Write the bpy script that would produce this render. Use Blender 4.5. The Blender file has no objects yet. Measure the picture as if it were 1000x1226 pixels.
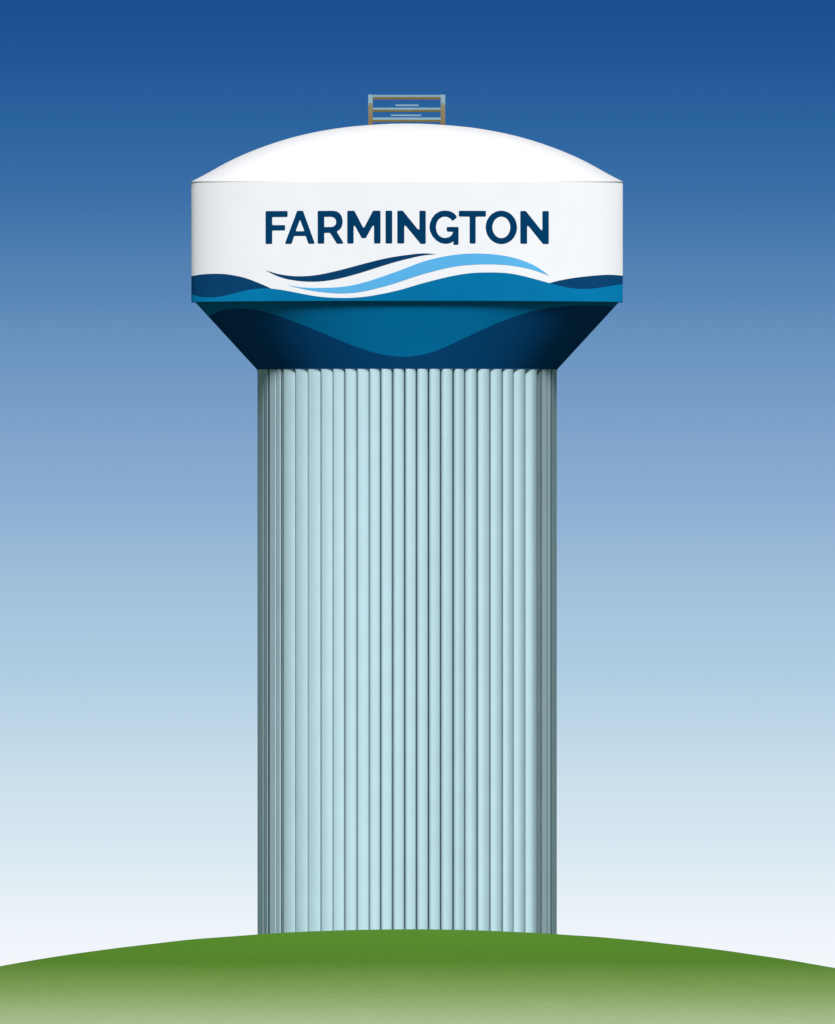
import bpy, bmesh, math
from mathutils import Vector
from mathutils import noise as mnoise

# ------------------------------------------------------------------ scale
S = 0.05                    # metres per unit of the measured elevation drawing
AX, GZ = 487.5, 1113.0      # tower axis and hill top on that drawing
def X(u): return (u - AX) * S
def Z(v): return (GZ - v) * S
R = math.radians
scene = bpy.context.scene
col = scene.collection

def lin(r, g, b):
    f = lambda c: (c/255)/12.92 if c/255 <= 0.04045 else ((c/255+0.055)/1.055)**2.4
    return (f(r), f(g), f(b), 1.0)

# ------------------------------------------------------------------ materials
def paint(name, base, rough=0.5, vary=0.03, diff=0.0, spec=0.3, scale=0.6, bump=0.0):
    m = bpy.data.materials.new(name); m.use_nodes = True
    nt = m.node_tree; n = nt.nodes; l = nt.links
    b = n['Principled BSDF']
    b.inputs['Roughness'].default_value = rough
    b.inputs['Specular IOR Level'].default_value = spec
    if 'Diffuse Roughness' in b.inputs: b.inputs['Diffuse Roughness'].default_value = diff
    tc = n.new('ShaderNodeTexCoord'); no = n.new('ShaderNodeTexNoise')
    no.inputs['Scale'].default_value = scale; no.inputs['Detail'].default_value = 5
    l.new(tc.outputs['Object'], no.inputs['Vector'])
    r = n.new('ShaderNodeValToRGB')
    r.color_ramp.elements[0].position = 0.3; r.color_ramp.elements[1].position = 0.7
    r.color_ramp.elements[0].color = tuple(c*(1-vary) for c in base[:3]) + (1,)
    r.color_ramp.elements[1].color = tuple(min(1, c*(1+vary)) for c in base[:3]) + (1,)
    l.new(no.outputs['Fac'], r.inputs['Fac']); l.new(r.outputs['Color'], b.inputs['Base Color'])
    if bump:
        n2 = n.new('ShaderNodeTexNoise'); n2.inputs['Scale'].default_value = 1.5; n2.inputs['Detail'].default_value = 3
        bp = n.new('ShaderNodeBump'); bp.inputs['Strength'].default_value = bump; bp.inputs['Distance'].default_value = 0.05
        l.new(tc.outputs['Object'], n2.inputs['Vector']); l.new(n2.outputs['Fac'], bp.inputs['Height'])
        l.new(bp.outputs['Normal'], b.inputs['Normal'])
    return m

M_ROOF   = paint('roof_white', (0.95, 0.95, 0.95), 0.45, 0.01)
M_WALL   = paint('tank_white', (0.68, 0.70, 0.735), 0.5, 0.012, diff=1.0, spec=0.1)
M_NAVY   = paint('navy_paint', (0.003, 0.043, 0.125), 0.5, 0.03, diff=1.0, spec=0.0)
M_LETTER = paint('lettering_navy', (0.001, 0.037, 0.110), 0.5, 0.03, diff=1.0, spec=0.0)
M_BLUE   = paint('mid_blue_paint', (0.002, 0.15, 0.335), 0.5, 0.03, diff=1.0, spec=0.0)
M_SKY    = paint('light_blue_paint', (0.095, 0.39, 0.66), 0.5, 0.02, diff=1.0, spec=0.0)
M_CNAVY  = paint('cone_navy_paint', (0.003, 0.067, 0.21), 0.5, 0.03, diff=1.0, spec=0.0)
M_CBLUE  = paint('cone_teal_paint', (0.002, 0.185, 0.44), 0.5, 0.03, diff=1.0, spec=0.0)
M_SHAFT  = paint('shaft_pale_teal', (0.36, 0.515, 0.585), 0.5, 0.02, spec=0.4)
M_GROOVE_SHADE  = paint('groove_shade_grey', (0.11, 0.165, 0.185), 0.7, 0.05, spec=0.1)  # groove shade put in as dark colour strips between the ribs
M_STEEL  = paint('pale_steel', (0.125, 0.225, 0.28), 0.4, 0.05, scale=3)
M_OCHRE  = paint('ochre_lower', (0.10, 0.070, 0.012), 0.7, 0.12, scale=4)  # ochre for the lower half of each rail

def post_material(z0, z1):
    m = bpy.data.materials.new('pale_to_ochre_steel'); m.use_nodes = True  # post colour runs from ochre at the foot to pale at the top
    nt = m.node_tree; n = nt.nodes; l = nt.links; b = n['Principled BSDF']
    b.inputs['Roughness'].default_value = 0.55
    g = n.new('ShaderNodeNewGeometry'); sx = n.new('ShaderNodeSeparateXYZ'); mr = n.new('ShaderNodeMapRange')
    mr.inputs['From Min'].default_value = z0; mr.inputs['From Max'].default_value = z1
    no = n.new('ShaderNodeTexNoise'); no.inputs['Scale'].default_value = 6
    l.new(g.outputs['Position'], no.inputs['Vector'])
    ad = n.new('ShaderNodeMath'); ad.operation = 'MULTIPLY_ADD'; ad.inputs[1].default_value = 0.25
    l.new(g.outputs['Position'], sx.inputs[0]); l.new(sx.outputs['Z'], mr.inputs['Value'])
    l.new(no.outputs['Fac'], ad.inputs[0]); l.new(mr.outputs[0], ad.inputs[2])
    r = n.new('ShaderNodeValToRGB'); e = r.color_ramp.elements
    e[0].position = 0.12; e[0].color = (0.095, 0.052, 0.003, 1)
    e[1].position = 1.0; e[1].color = (0.125, 0.225, 0.28, 1)
    k = e.new(0.85); k.color = (0.115, 0.11, 0.05, 1)
    l.new(ad.outputs[0], r.inputs['Fac']); l.new(r.outputs['Color'], b.inputs['Base Color'])
    return m

# ------------------------------------------------------------------ helpers
def link(name, me, mats, parent=None, smooth=False):
    o = bpy.data.objects.new(name, me); col.objects.link(o)
    for m in (mats if isinstance(mats, (list, tuple)) else [mats]): me.materials.append(m)
    if smooth: me.polygons.foreach_set('use_smooth', [True]*len(me.polygons))
    if parent is not None: o.parent = parent
    return o

def mesh(name, vs, fs, mats, parent=None, smooth=False, idx=None):
    me = bpy.data.meshes.new(name); me.from_pydata(vs, [], fs)
    if idx: me.polygons.foreach_set('material_index', idx)
    me.validate()
    bm = bmesh.new(); bm.from_mesh(me)
    bmesh.ops.remove_doubles(bm, verts=bm.verts, dist=1e-6)
    bm.to_mesh(me); bm.free(); me.update()
    return link(name, me, mats, parent, smooth)

def spline(pts):
    """natural cubic spline through (x, y) points, held flat beyond the ends"""
    xs = [p[0] for p in pts]; ys = [p[1] for p in pts]; n = len(xs)
    h = [xs[i+1]-xs[i] for i in range(n-1)]
    a = [0]*n; b = [1]*n; c = [0]*n; d = [0]*n
    for i in range(1, n-1):
        a[i] = h[i-1]; b[i] = 2*(h[i-1]+h[i]); c[i] = h[i]
        d[i] = 6*((ys[i+1]-ys[i])/h[i]-(ys[i]-ys[i-1])/h[i-1])
    for i in range(1, n):
        w = a[i]/b[i-1]; b[i] -= w*c[i-1]; d[i] -= w*d[i-1]
    mm = [0]*n; mm[-1] = d[-1]/b[-1]
    for i in range(n-2, -1, -1): mm[i] = (d[i]-c[i]*mm[i+1])/b[i]
    def f(x):
        x = max(xs[0], min(xs[-1], x)); i = 0
        while i < n-2 and x > xs[i+1]: i += 1
        A = (xs[i+1]-x)/h[i]; B = (x-xs[i])/h[i]
        return A*ys[i]+B*ys[i+1]+((A**3-A)*mm[i]+(B**3-B)*mm[i+1])*h[i]**2/6
    return f

def ring(name, prof, mat, parent, seg=360, smooth=True):
    """a surface of revolution from (radius, z) pairs"""
    vs = []; fs = []
    for r_, z_ in prof:
        for i in range(seg):
            t = 2*math.pi*i/seg; vs.append((r_*math.sin(t), -r_*math.cos(t), z_))
    for j in range(len(prof)-1):
        for i in range(seg):
            k = (i+1) % seg
            fs.append((j*seg+i, j*seg+k, (j+1)*seg+k, (j+1)*seg+i))
    return mesh(name, vs, fs, mat, parent, smooth)

def box(vs, fs, x0, x1, y0, y1, z0, z1, bev=0.0):
    k = len(vs)
    vs += [(x0,y0,z0),(x1,y0,z0),(x1,y1,z0),(x0,y1,z0),(x0,y0,z1),(x1,y0,z1),(x1,y1,z1),(x0,y1,z1)]
    fs += [tuple(k+q for q in f) for f in ((3,2,1,0),(4,5,6,7),(0,1,5,4),(1,2,6,5),(2,3,7,6),(3,0,4,7))]

def empty(name, loc, parent=None):
    o = bpy.data.objects.new(name, None); col.objects.link(o); o.location = loc
    if parent is not None: o.parent = parent
    return o

# ------------------------------------------------------------------ the tower
tower = empty('water_tower', (0, 0, 0))
tower['label'] = 'fluted pale teal water tower with white tank and navy lettering on a grassy hill'
tower['category'] = 'water tower'

RW = 258.3*S                     # tank wall radius
Z_TOP, Z_BOT = Z(219.6), Z(361.5)

# domed roof, its eave standing a little proud of the wall
dome = spline([(0,148.0),(25,148.4),(45,149.7),(74,152.4),(103,156.9),(132,163.2),(161,171.8),(190,182.6),(219,196.2),(245,210.6),(259.3,217.8)])
prof = [(258.3*S, Z(219.6)), (258.32*S, Z(219.0)), (258.6*S, Z(218.0))]
N = 70
for i in range(N+1):
    q = 258.6*(1-i/N)
    prof.append((max(q, 0.02)*S, Z(dome(q))))
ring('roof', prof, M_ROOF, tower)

# mural curves round the tank wall, in elevation
mid_top = spline([(229,352.5),(240,355.8),(250.6,357),(262,356.3),(273.8,354),(297,348.6),(310,346.9),(326.2,347.1),(337,348.5),(356.8,352.2),
    (378.4,356.2),(396.4,358),(410.8,358.4),(436,357.1),(461.2,352.9),(480,348.6),(499,343),(518,337.8),(540.8,332.4),(563.6,328.8),
    (586.4,327.9),(609.2,328.9),(632,333.4),(656.7,340),(677,345),(700.4,347),(723.6,344.4),(746,340)])
hump_l = spline([(229,330.8),(241,329.2),(253.5,328.6),(268,329),(282.5,331.2),(294,334),(305.7,338.3),(316,342.6),(327.5,348),(345,357)])
hump_r = spline([(640,346),(658.4,340),(683,334.5),(712,330.8),(729.4,329.6),(746,330.2)])
def dark_top(x):
    y = mid_top(x)
    if x < 335: y = min(y, hump_l(x))
    if x > 650: y = min(y, hump_r(x))
    return y

NT = 900
def strip(name, lo, hi, mat, parent, radius=RW, rows=6):
    vs = []; fs = []
    for i in range(NT):
        t = 2*math.pi*i/NT; x = AX + radius/S*math.sin(t)
        a, b = lo(x), hi(x)
        for j in range(rows+1):
            y = a+(b-a)*j/rows
            vs.append((radius*math.sin(t), -radius*math.cos(t), Z(y)))
    W = rows+1
    for i in range(NT):
        k = (i+1) % NT
        for j in range(rows):
            q = (i*W+j, k*W+j, k*W+j+1, i*W+j+1)
            h1 = abs(vs[q[0]][2]-vs[q[3]][2]); h2 = abs(vs[q[1]][2]-vs[q[2]][2])
            if h1 < 1e-4 and h2 < 1e-4: continue
            fs.append(q)
    used = sorted({v for f in fs for v in f}); mp = {v: n for n, v in enumerate(used)}
    return mesh(name, [vs[v] for v in used], [tuple(mp[v] for v in f) for f in fs], mat, parent, True)

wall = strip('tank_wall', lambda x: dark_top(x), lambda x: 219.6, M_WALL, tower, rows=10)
# the two dark swells (one each side), then the blue sea round the foot of the wall
def only(side):
    def f(x):
        return dark_top(x) if ((x < AX) if side < 0 else (x > AX)) else mid_top(x)
    return f
for s in (-1, 1):
    o = strip('wave_band', mid_top, only(s), M_NAVY, wall, rows=3)
    o['label'] = 'dark navy swell painted at the ' + ('left' if s < 0 else 'right') + ' edge of the tank'
sea = strip('wave_band', lambda x: 361.5, mid_top, M_BLUE, wall, rows=3)
sea['label'] = 'bright blue painted sea round the foot of the tank wall'
ring('tank_rim', [(RW, Z_BOT), (RW+0.012, Z_BOT-0.01), (RW-0.01, Z_BOT-0.03), (253.2*S, Z_BOT-0.035)], M_BLUE, wall)

# conical underside, split along the swell curve
CT, CB = 362.0, 441.8
def cr(y): return 253.6 + (180.3-253.6)*(y-CT)/(CB-CT)
cw = spline([(240,384),(250,378.6),(262,373.6),(282.5,370.3),(300,371.2),(326,377),(355,387.3),(384,398.9),(413,411.2),(442,421.6),(462.3,426.4),
    (482.6,428.2),(497.4,427.3),(523.5,420.7),(552.5,407.8),(581.5,394.2),(610.5,382.4),(639.5,373.6),(668.5,368.6),(697.5,366.5),(729.4,367.3),(742,368.5)])
def cone_y(t):
    lo, hi = CT, CB
    for _ in range(40):
        m = (lo+hi)/2
        if m - cw(AX+cr(m)*math.sin(t)) < 0: lo = m
        else: hi = m
    return (lo+hi)/2
def cone_part(name, f0, f1, mat, parent, rows):
    vs = []; fs = []; W = rows+1
    for i in range(NT):
        t = 2*math.pi*i/NT; a, b = f0(t), f1(t)
        for j in range(W):
            y = a+(b-a)*j/rows; q = cr(y)*S
            vs.append((q*math.sin(t), -q*math.cos(t), Z(y)))
    for i in range(NT):
        k = (i+1) % NT
        for j in range(rows): fs.append((i*W+j, k*W+j, k*W+j+1, i*W+j+1))
    return mesh(name, vs, fs, mat, parent, True)
cone = cone_part('tank_underside', lambda t: CB, cone_y, M_CNAVY, tower, 10)
up = cone_part('wave_band', cone_y, lambda t: CT, M_CBLUE, cone, 8)
up['label'] = 'teal blue painted swell dipping across the conical underside'
ring('collar', [(180.3*S, Z(CB)), (180.3*S, Z(442.6)), (176.0*S, Z(442.7)), (0.05, Z(442.7))], M_CNAVY, cone)

# raised plates wrapped on the wall: lettering and swooshes
def outline_area(p):
    return sum(p[i][0]*p[(i+1) % len(p)][1]-p[(i+1) % len(p)][0]*p[i][1] for i in range(len(p)))/2
def fillet(p, rad):
    if rad <= 0: return p
    out = []; n = len(p)
    for i in range(n):
        a = Vector(p[i-1]); b = Vector(p[i]); c = Vector(p[(i+1) % n])
        u = (a-b); v = (c-b); lu, lv = u.length, v.length
        if lu < 1e-6 or lv < 1e-6: continue
        ang = u.angle(v)
        if ang > R(155): out.append(tuple(b)); continue
        t = min(rad/math.tan(ang/2), lu*0.45, lv*0.45)
        p0 = b+u/lu*t; p1 = b+v/lv*t
        for k in range(6):
            s = k/5; q = p0*(1-s)**2+b*2*s*(1-s)+p1*s*s; out.append(tuple(q))
    return out
def plate(name, loops, mat, parent, proud=0.012, thick=0.010, step=0.12):
    cu = bpy.data.curves.new('tmp', 'CURVE'); cu.dimensions = '2D'; cu.fill_mode = 'BOTH'; cu.extrude = thick/2
    for lp in loops:
        sp = cu.splines.new('POLY'); sp.points.add(len(lp)-1); sp.use_cyclic_u = True
        for i, (u, v) in enumerate(lp): sp.points[i].co = (X(u), Z(v), 0, 1)
    ob = bpy.data.objects.new('tmp', cu); col.objects.link(ob)
    dg = bpy.context.evaluated_depsgraph_get(); me = bpy.data.meshes.new_from_object(ob.evaluated_get(dg))
    bpy.data.objects.remove(ob); bpy.data.curves.remove(cu)
    bm = bmesh.new(); bm.from_mesh(me); bmesh.ops.remove_doubles(bm, verts=bm.verts, dist=1e-5)
    x0 = min(v.co.x for v in bm.verts); x1 = max(v.co.x for v in bm.verts)
    q = x0+step
    while q < x1:
        g = bm.verts[:]+bm.edges[:]+bm.faces[:]
        bmesh.ops.bisect_plane(bm, geom=g, plane_co=(q, 0, 0), plane_no=(1, 0, 0)); q += step
    for v in bm.verts:
        t = math.asin(max(-1, min(1, v.co.x/RW))); r_ = RW+proud+v.co.z
        v.co = Vector((r_*math.sin(t), -r_*math.cos(t), v.co.y))
    bmesh.ops.recalc_face_normals(bm, faces=bm.faces[:])
    bm.to_mesh(me); bm.free(); me.materials.clear(); me.name = name
    return link(name, me, mat, parent)

def px(pts, ox, oy, s): return [(ox+a/s, oy+b/s) for a, b in pts]
def ell(cx, cy, rx, ry, n=48): return [(cx+rx*math.cos(2*math.pi*i/n), cy+ry*math.sin(2*math.pi*i/n)) for i in range(n)]
s1 = 100/9
LET = [
 ('F', [(95,103),(388,103),(388,182),(183,182),(183,290),(355,290),(355,360),(183,360),(183,538),(95,538)], None, 310, s1),
 ('A', [(515,101),(592,101),(750,540),(665,540),(628,435),(476,435),(440,540),(350,540)], [(552,216),(612,372),(495,372)], 310, s1),
 ('R', [(-102,103),(100,103),(150,111),(190,137),(216,175),(229,225),(229,270),(216,318),(190,352),(150,378),(247,540),(153,540),(62,395),(-15,395),(-15,538),(-102,538)],
       [(-15,182),(80,182),(115,193),(138,220),(145,250),(138,283),(115,308),(80,318),(-15,318)], 390, s1),
 ('M', [(290,103),(385,103),(508,340),(632,103),(732,103),(732,538),(645,538),(645,270),(536,466),(482,466),(375,270),(375,538),(290,538)], None, 390, s1),
 ('I', [(798,103),(887,103),(887,538),(798,538)], None, 390, s1),
 ('N', [(65,103),(138,103),(358,375),(358,103),(443,103),(443,543),(375,543),(158,280),(158,538),(65,538)], None, 470, s1),
 ('G', [(800,240),(770,208),(735,187),(700,180),(655,187),(615,215),(588,258),(577,322),(588,385),(615,430),(655,457),(700,465),(745,457),(785,428),(810,382),(722,380),(718,318),(878,318),(878,555),(805,555),(812,505),
        (785,524),(740,540),(695,542),(640,531),(580,495),(530,440),(500,375),(491,322),(500,262),(525,202),(565,150),(620,115),(660,104),(705,101),(760,108),(805,128),(835,155),(857,190)], None, 470, s1),
 ('T', [(155*2/3,155*2/3),(695*2/3,155*2/3),(695*2/3,180),(490*2/3,180),(490*2/3,538),(370*2/3,538),(370*2/3,180),(155*2/3,180)], None, 540, s1),
 ('O', ell(223,322,208,221), ell(223,322,119,143), 580, s1),
 ('N', [(475,103),(548,103),(768,378),(768,103),(853,103),(853,540),(775,540),(565,280),(565,538),(475,538)], None, 580, s1),
]
for ch, outer, hole, ox, sc in LET:
    lp = [fillet(px(outer, ox, 245, sc), 1.5 if ch != 'O' else 0)]
    if hole: lp.append(fillet(px(hole, ox, 245, sc), 0.7 if ch != 'O' else 0))
    o = plate('letter', lp, M_LETTER, wall)

def swoosh(tip0, top, bot, tip1, mat, label):
    ft = spline([tip0]+top+[tip1]); fb = spline([tip0]+bot+[tip1])
    n = 90; a, b = tip0[0], tip1[0]
    xs = [a+(b-a)*(0.5-0.5*math.cos(math.pi*i/n)) for i in range(n+1)]
    lp = [(x, ft(x)) for x in xs] + [(x, max(fb(x), ft(x)+0.02)) for x in xs[-2:0:-1]]
    o = plate('swoosh', [lp], mat, wall); o['label'] = label
swoosh((319.2,325.2), [(333.4,329.4),(349.6,331.9),(371.2,331.9),(391,328.9),(418,322.4),(446.8,314.8),(468.4,310),(490,306.8),(506.6,305.3)],
       [(333.4,332.2),(349.6,336.6),(367.6,338.7),(389.2,338.1),(410.8,334.2),(436,327.2),(461.2,319.2),(480,313.8),(491.4,311),(506.6,307.8)], (522.5,306.2),
       M_NAVY, 'thin dark navy swoosh under the lettering')
swoosh((345.5,343), [(360.4,345.4),(382,346.3),(403.6,345.7),(425.2,342.7),(446.8,336.8),(468.4,329.4),(484,323.7),(499,317.8),(525.6,310.2),(552.2,306.1),(575,305.4),(594,306.6),(613,309.8),(632,316),(647.2,324)],
       [(356.8,346),(373,349.5),(392.8,352.1),(410.8,353),(432.4,351.2),(450.4,347.3),(472,341.4),(495.2,333.6),(518,326.9),(544.6,320.9),(571.2,318.4),(597.8,318.4),(622.5,321.2),(641.5,325.8)], (657.5,331.6),
       M_SKY, 'wide light blue swoosh sweeping across the tank')

# fluted shaft: rounded standing ribs whose grooves fall on the measured lines
edges = [307.4,321.5,337,351,366.6,382,397,411,426,441,455.3,470,484.8,499.3,514,529,544.3,558.6,573.6,589,604,618,633,648,660.6,667.6]
RS = 180.0*S
ang = [math.asin(max(-1, min(1, (e-AX)*S/RS))) for e in edges]
ang[0] = -math.pi/2; ang[-1] = math.pi/2
ang = ang + [math.pi-a for a in ang[-2:0:-1]]
tilt = [0.0,0.0,0.05,-0.10,0.12,-0.08,0.10,-0.12,0.08,-0.06,0.04,-0.08,0.12,-0.06,0.12,-0.10,0.08,-0.12,0.14,-0.05,0.12,-0.08,0.12,0.0,0.0]
ribs = []
NA = len(ang)
K = 56
groove_flags = []
for i in range(NA):
    a0 = ang[i]; a1 = ang[(i+1) % NA]
    if a1 < a0: a1 += 2*math.pi
    wdt = (a1-a0)*RS
    am = (a0+a1)/2; flat = abs(math.sin(am)) > 0.87   # the side panels are flat boards, the others rounded ribs
    tl = tilt[i % len(tilt)]
    ad = math.degrees(math.asin(math.sin(am)))
    c = (0.30 if ad < -15 else 0.26 if ad < 25 else 0.38) - 0.3*tl   # the crown lies nearer the left joint
    dep = wdt*(0.38 if ad > 30 else 0.56 if ad > -15 else max(0.27, 0.48-0.007*(-15-ad)))
    for k in range(K):
        s = k/K; a = a0+(a1-a0)*s
        u = (s-c)/c if s < c else (s-c)/(1-c)
        groove = (s < 0.03 or s >= 0.905) if ad > -15 else (s < 0.11+0.002*(-15-ad) or s >= 0.95)
        if flat: groove = s < 0.10 or s > 0.90 or 0.55 < s < 0.62  # extra painted shade strips to darken the side panels
        if flat: rr = RS*math.cos((a1-a0)/2)/math.cos(a-am) - (0.05 if groove else 0)
        else: rr = RS - dep*(1-math.sqrt(max(0.0, 1-0.93*abs(u)**2.0))) - (0.03 if groove else 0)
        ribs.append((a, rr)); groove_flags.append(groove)
zb, zt = -4.0, Z(442.5)
vs = []; fs = []; mi = []; n = len(ribs)
zz = [(zb,0), (0.0,0), (8.0,0), (16.0,0), (24.0,0), (zt-0.22,0), (zt-0.14,0.12), (zt-0.07,0.42), (zt,0.85)]
for z_, w_ in zz:                          # the ribs run out into the round collar at their very top
    for a, r_ in ribs:
        r_ += (RS-r_)*w_ if r_ < RS else 0
        vs.append((r_*math.sin(a), -r_*math.cos(a), z_))
for j in range(len(zz)-1):
    for i in range(n):
        k = (i+1) % n; fs.append((j*n+i, j*n+k, (j+1)*n+k, (j+1)*n+i)); mi.append(1 if groove_flags[i] else 0)
shaft = mesh('shaft', vs, fs, [M_SHAFT, M_GROOVE_SHADE], tower, False, mi)
shaft.data.polygons.foreach_set('use_smooth', [True]*len(shaft.data.polygons))
shaft.data.set_sharp_from_angle(angle=R(70))

# rooftop guard rail round the hatch
M_POST = post_material(Z(150), Z(118))
rail = empty('railing', (0, 0, Z(149)), tower)
def railpart(name, vs, fs, mats, idx=None):
    z0 = rail.location.z
    return mesh(name, [(a, b, c-z0) for a, b, c in vs], fs, mats, rail, False, idx)
D = 0.75
PX = [(441.0,446.4),(527.8,533.2)]
for (u0, u1) in PX:
    for sy in (-1, 1):
        vs = []; fs = []
        y0, y1 = (-D-0.12, -D+0.12) if sy < 0 else (D-0.12, D+0.12)
        box(vs, fs, X(u0), X(u1), y0, y1, Z(152.5), Z(113.4)-0.004*(sy > 0))
        railpart('post', vs, fs, M_POST)
def hrail(x0, x1, y0, y1, v0, v1, v2):
    vs = []; fs = []
    box(vs, fs, x0, x1, y0, y1, Z(v1), Z(v0)); box(vs, fs, x0+0.002, x1-0.002, y0+0.004, y1-0.004, Z(v2), Z(v1)-0.001)
    railpart('rail', vs, fs, [M_STEEL, M_OCHRE], [0]*6+[1]*6)
for (v0, v1, v2) in ((113.7,116.3,119.0),(129.0,131.5,133.9),(140.8,143.6,145.9)):
    for sy in (-1, 1):
        hrail(X(446.4)+0.001, X(527.8)-0.001, sy*D-0.09, sy*D+0.09, v0, v1, v2)
    for (u0, u1) in PX:
        hrail(X(u0)+0.05, X(u1)-0.05, -D+0.121, D-0.121, v0, v1, v2)
# two short grab bars of the hatch ladder, hung on thin wires from the rails above
for (u0, u1, v0, v1, vr) in ((473.5,501.2,125.2,127.2,118.9),(468,504.3,137.3,139.1,133.8)):
    vs = []; fs = []
    box(vs, fs, X(u0), X(u1), -D-0.10, -D+0.02, Z(v1), Z(v0))
    for u in (u0+2, u1-2):
        box(vs, fs, X(u)-0.0012, X(u)+0.0012, -D-0.0012, -D+0.0012, Z(v0), Z(vr))
    railpart('grab_bar', vs, fs, M_STEEL)

# ------------------------------------------------------------------ the ground
HC = -14.0                 # the hill crest lies just in front of the shaft
PLAIN = -6.3
def ground_z(x, y):
    rr = x*x+(y-HC)**2
    h = -0.0036*rr
    if x > 0: h = -0.00352*x*x*1.0 - 0.0036*(y-HC)**2
    else: h = -0.0037*x*x - 0.0036*(y-HC)**2
    k = 0.5                                 # smooth blend into the plain
    if h < PLAIN-4: return PLAIN
    d = h-PLAIN
    return PLAIN + 0.5*(d+math.sqrt(d*d+k*k)) - 0.5*(k*k)/(abs(d)+k)*0.5
radii = [0.0]
r_ = 0
while r_ < 60: r_ += 0.6; radii.append(r_)
while r_ < 60000: r_ *= 1.16; radii.append(r_)
seg = 240
vs = [(0, HC, ground_z(0, HC))]; fs = []
for q in radii[1:]:
    for i in range(seg):
        t = 2*math.pi*i/seg; x, y = q*math.sin(t), HC-q*math.cos(t)
        z_ = ground_z(x, y)
        z_ += 0.025*mnoise.noise(Vector((x*0.35, y*0.35, 0)))*(q < 80)
        vs.append((x, y, z_))
for i in range(seg): fs.append((0, 1+i, 1+(i+1) % seg))
for j in range(len(radii)-2):
    for i in range(seg):
        k = (i+1) % seg; a = 1+j*seg; b = a+seg
        fs.append((a+i, b+i, b+k, a+k))
m = bpy.data.materials.new('hill_grass'); m.use_nodes = True
nt = m.node_tree; n = nt.nodes; l = nt.links; b = n['Principled BSDF']
b.inputs['Roughness'].default_value = 0.9; b.inputs['Specular IOR Level'].default_value = 0.05
b.inputs['Diffuse Roughness'].default_value = 0.6
g = n.new('ShaderNodeNewGeometry'); sx = n.new('ShaderNodeSeparateXYZ'); l.new(g.outputs['Position'], sx.inputs[0])
mr = n.new('ShaderNodeMapRange'); mr.inputs['From Min'].default_value = -0.6; mr.inputs['From Max'].default_value = -6.0
no = n.new('ShaderNodeTexNoise'); no.inputs['Scale'].default_value = 0.12; no.inputs['Detail'].default_value = 8; no.inputs['Roughness'].default_value = 0.65
l.new(g.outputs['Position'], no.inputs['Vector'])
na = n.new('ShaderNodeMath'); na.operation = 'MULTIPLY_ADD'; na.inputs[1].default_value = 0.10
l.new(no.outputs['Fac'], na.inputs[0]); l.new(sx.outputs['Z'], mr.inputs['Value']); l.new(mr.outputs[0], na.inputs[2])
r = n.new('ShaderNodeValToRGB'); e = r.color_ramp.elements
GRASS = [(0.05,(0.058,0.158,0.0105)),(0.30,(0.056,0.142,0.0125)),(0.60,(0.130,0.215,0.058)),(1.0,(0.255,0.325,0.180))]
e[0].position = GRASS[0][0]; e[0].color = GRASS[0][1]+(1,)
e[1].position = GRASS[-1][0]; e[1].color = GRASS[-1][1]+(1,)
for p, c in GRASS[1:-1]: k = e.new(p); k.color = c+(1,)
l.new(na.outputs[0], r.inputs['Fac'])
n3 = n.new('ShaderNodeTexNoise'); n3.inputs['Scale'].default_value = 2.2; n3.inputs['Detail'].default_value = 6
l.new(g.outputs['Position'], n3.inputs['Vector'])
mr3 = n.new('ShaderNodeMapRange'); mr3.inputs['To Min'].default_value = 0.90; mr3.inputs['To Max'].default_value = 1.10
l.new(n3.outputs['Fac'], mr3.inputs['Value'])
mx = n.new('ShaderNodeVectorMath'); mx.operation = 'SCALE'
l.new(r.outputs['Color'], mx.inputs[0]); l.new(mr3.outputs[0], mx.inputs['Scale'])
# beyond the hill the unseen plain is darkened to cut its bounce light
ln = n.new('ShaderNodeVectorMath'); ln.operation = 'LENGTH'; l.new(g.outputs['Position'], ln.inputs[0])
mp = n.new('ShaderNodeMapRange'); mp.inputs['From Min'].default_value = 66; mp.inputs['From Max'].default_value = 95
l.new(ln.outputs['Value'], mp.inputs['Value'])
mc = n.new('ShaderNodeMix'); mc.data_type = 'RGBA'; mc.inputs[7].default_value = (0.045, 0.075, 0.035, 1)
l.new(mp.outputs[0], mc.inputs['Factor']); l.new(mx.outputs['Vector'], mc.inputs[6])
l.new(mc.outputs[2], b.inputs['Base Color'])
ground = mesh('ground', vs, fs, m, None, True)
ground['kind'] = 'structure'

# ------------------------------------------------------------------ camera
cam = bpy.data.cameras.new('camera'); co = bpy.data.objects.new('camera', cam); col.objects.link(co)
DIST = 6000.0; CZ = -4.5
co.location = (X(500), -DIST, CZ)
target = Vector((X(500), 0, Z(613)))
co.rotation_euler = (target-co.location).to_track_quat('-Z', 'Y').to_euler()
cam.sensor_fit = 'VERTICAL'; cam.sensor_height = 24.0
cam.lens = 24.0*(target-co.location).length/(1226*S)
cam.clip_start = 5; cam.clip_end = 200000
scene.camera = co

# ------------------------------------------------------------------ light
SUN_EL, SUN_AZ = 34.0, -3.0          # azimuth to the left of the line of sight, behind the camera
ld = bpy.data.lights.new('sun', 'SUN'); lo = bpy.data.objects.new('sun', ld); col.objects.link(lo)
ld.energy = 4.8; ld.angle = R(10.0); ld.color = (1.0, 0.975, 0.94)
sd = Vector((-math.sin(R(SUN_AZ))*math.cos(R(SUN_EL)), -math.cos(R(SUN_AZ))*math.cos(R(SUN_EL)), math.sin(R(SUN_EL))))
lo.rotation_euler = sd.to_track_quat('Z', 'Y').to_euler(); lo.location = (0, 0, 80)

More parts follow.
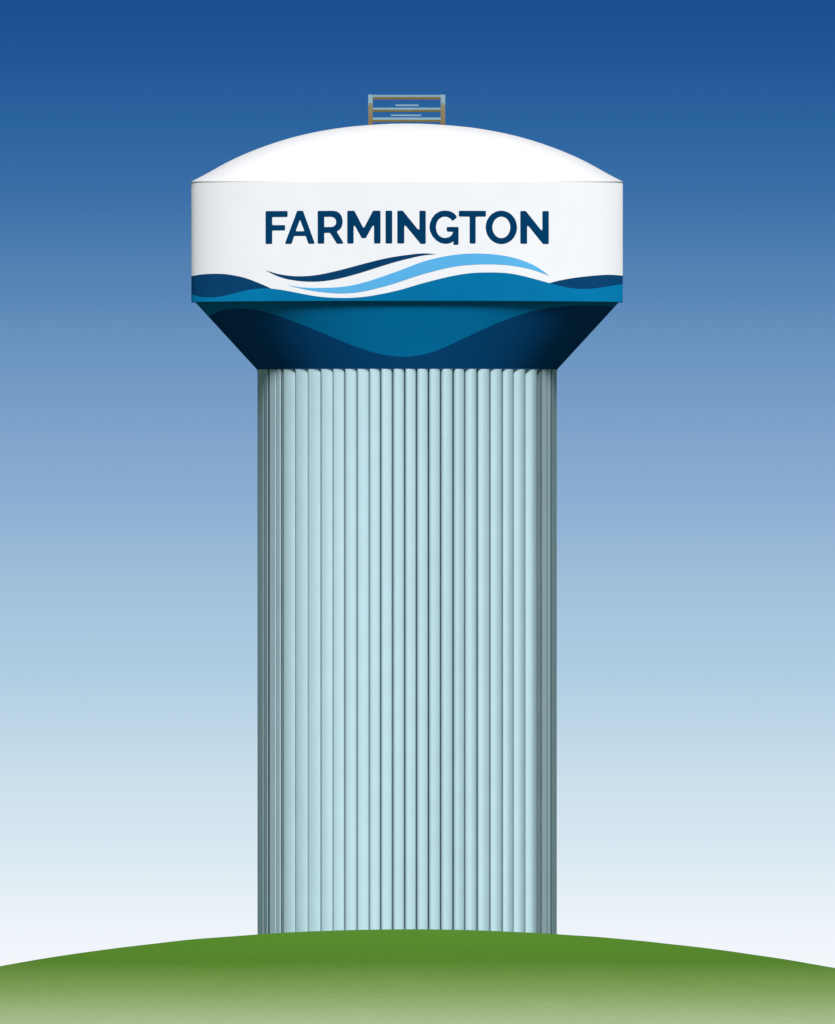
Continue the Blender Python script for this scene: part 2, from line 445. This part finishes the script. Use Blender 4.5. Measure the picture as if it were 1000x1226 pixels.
w = bpy.data.worlds.new('World'); scene.world = w; w.use_nodes = True
nt = w.node_tree; n = nt.nodes; l = nt.links
bg = n['Background']; bg.inputs['Strength'].default_value = 1.0
sky = n.new('ShaderNodeTexSky'); sky.sky_type = 'NISHITA'; sky.sun_disc = False
sky.sun_elevation = R(SUN_EL); sky.sun_rotation = R(180+SUN_AZ)
sm = n.new('ShaderNodeVectorMath'); sm.operation = 'SCALE'; sm.inputs['Scale'].default_value = 0.05
l.new(sky.outputs['Color'], sm.inputs[0])
tc = n.new('ShaderNodeTexCoord'); sx = n.new('ShaderNodeSeparateXYZ'); l.new(tc.outputs['Generated'], sx.inputs[0])
# the low band of sky: white at the horizon, deepening to blue with height
mr = n.new('ShaderNodeMapRange'); mr.inputs['From Min'].default_value = 0.0
EYE = GZ - CZ/S                                   # eye level on the drawing
mr.inputs['From Max'].default_value = EYE*S/DIST  # elevation of the top of the view
l.new(sx.outputs['Z'], mr.inputs['Value'])
r = n.new('ShaderNodeValToRGB'); r.color_ramp.interpolation = 'LINEAR'
SKY = [(1155,(244,247,252)),(1120,(239,244,251)),(1085,(232,241,247)),(1045,(223,236,243)),(1000,(214,230,241)),(950,(206,225,238)),(900,(196,219,233)),(850,(184,211,230)),(800,(174,205,226)),(700,(160,192,219)),(650,(150,183,214)),(600,(141,174,210)),(500,(124,161,201)),(470,(118,156,198)),
       (440,(111,151,195)),(400,(103,146,190)),(350,(90,134,183)),(300,(78,126,176)),(225,(58,110,167)),(150,(44,100,159)),(75,(34,87,151)),(0,(26,77,142))]
e = r.color_ramp.elements
pos = lambda v: (EYE-v)/EYE
e[0].position = pos(SKY[0][0]); e[0].color = lin(*SKY[0][1])
e[1].position = 1.0; e[1].color = lin(*SKY[-1][1])
for v, c in SKY[1:-1]: k = e.new(pos(v)); k.color = lin(*c)
l.new(mr.outputs[0], r.inputs['Fac'])
mf = n.new('ShaderNodeMapRange'); mf.inputs['From Min'].default_value = 0.011; mf.inputs['From Max'].default_value = 0.10
l.new(sx.outputs['Z'], mf.inputs['Value'])
mx = n.new('ShaderNodeMix'); mx.data_type = 'RGBA'
l.new(mf.outputs[0], mx.inputs['Factor']); l.new(r.outputs['Color'], mx.inputs[6]); l.new(sm.outputs['Vector'], mx.inputs[7])
l.new(mx.outputs[2], bg.inputs['Color'])

scene.view_settings.view_transform = 'Standard'; scene.view_settings.look = 'None'
scene.view_settings.exposure = 0; scene.view_settings.gamma = 1
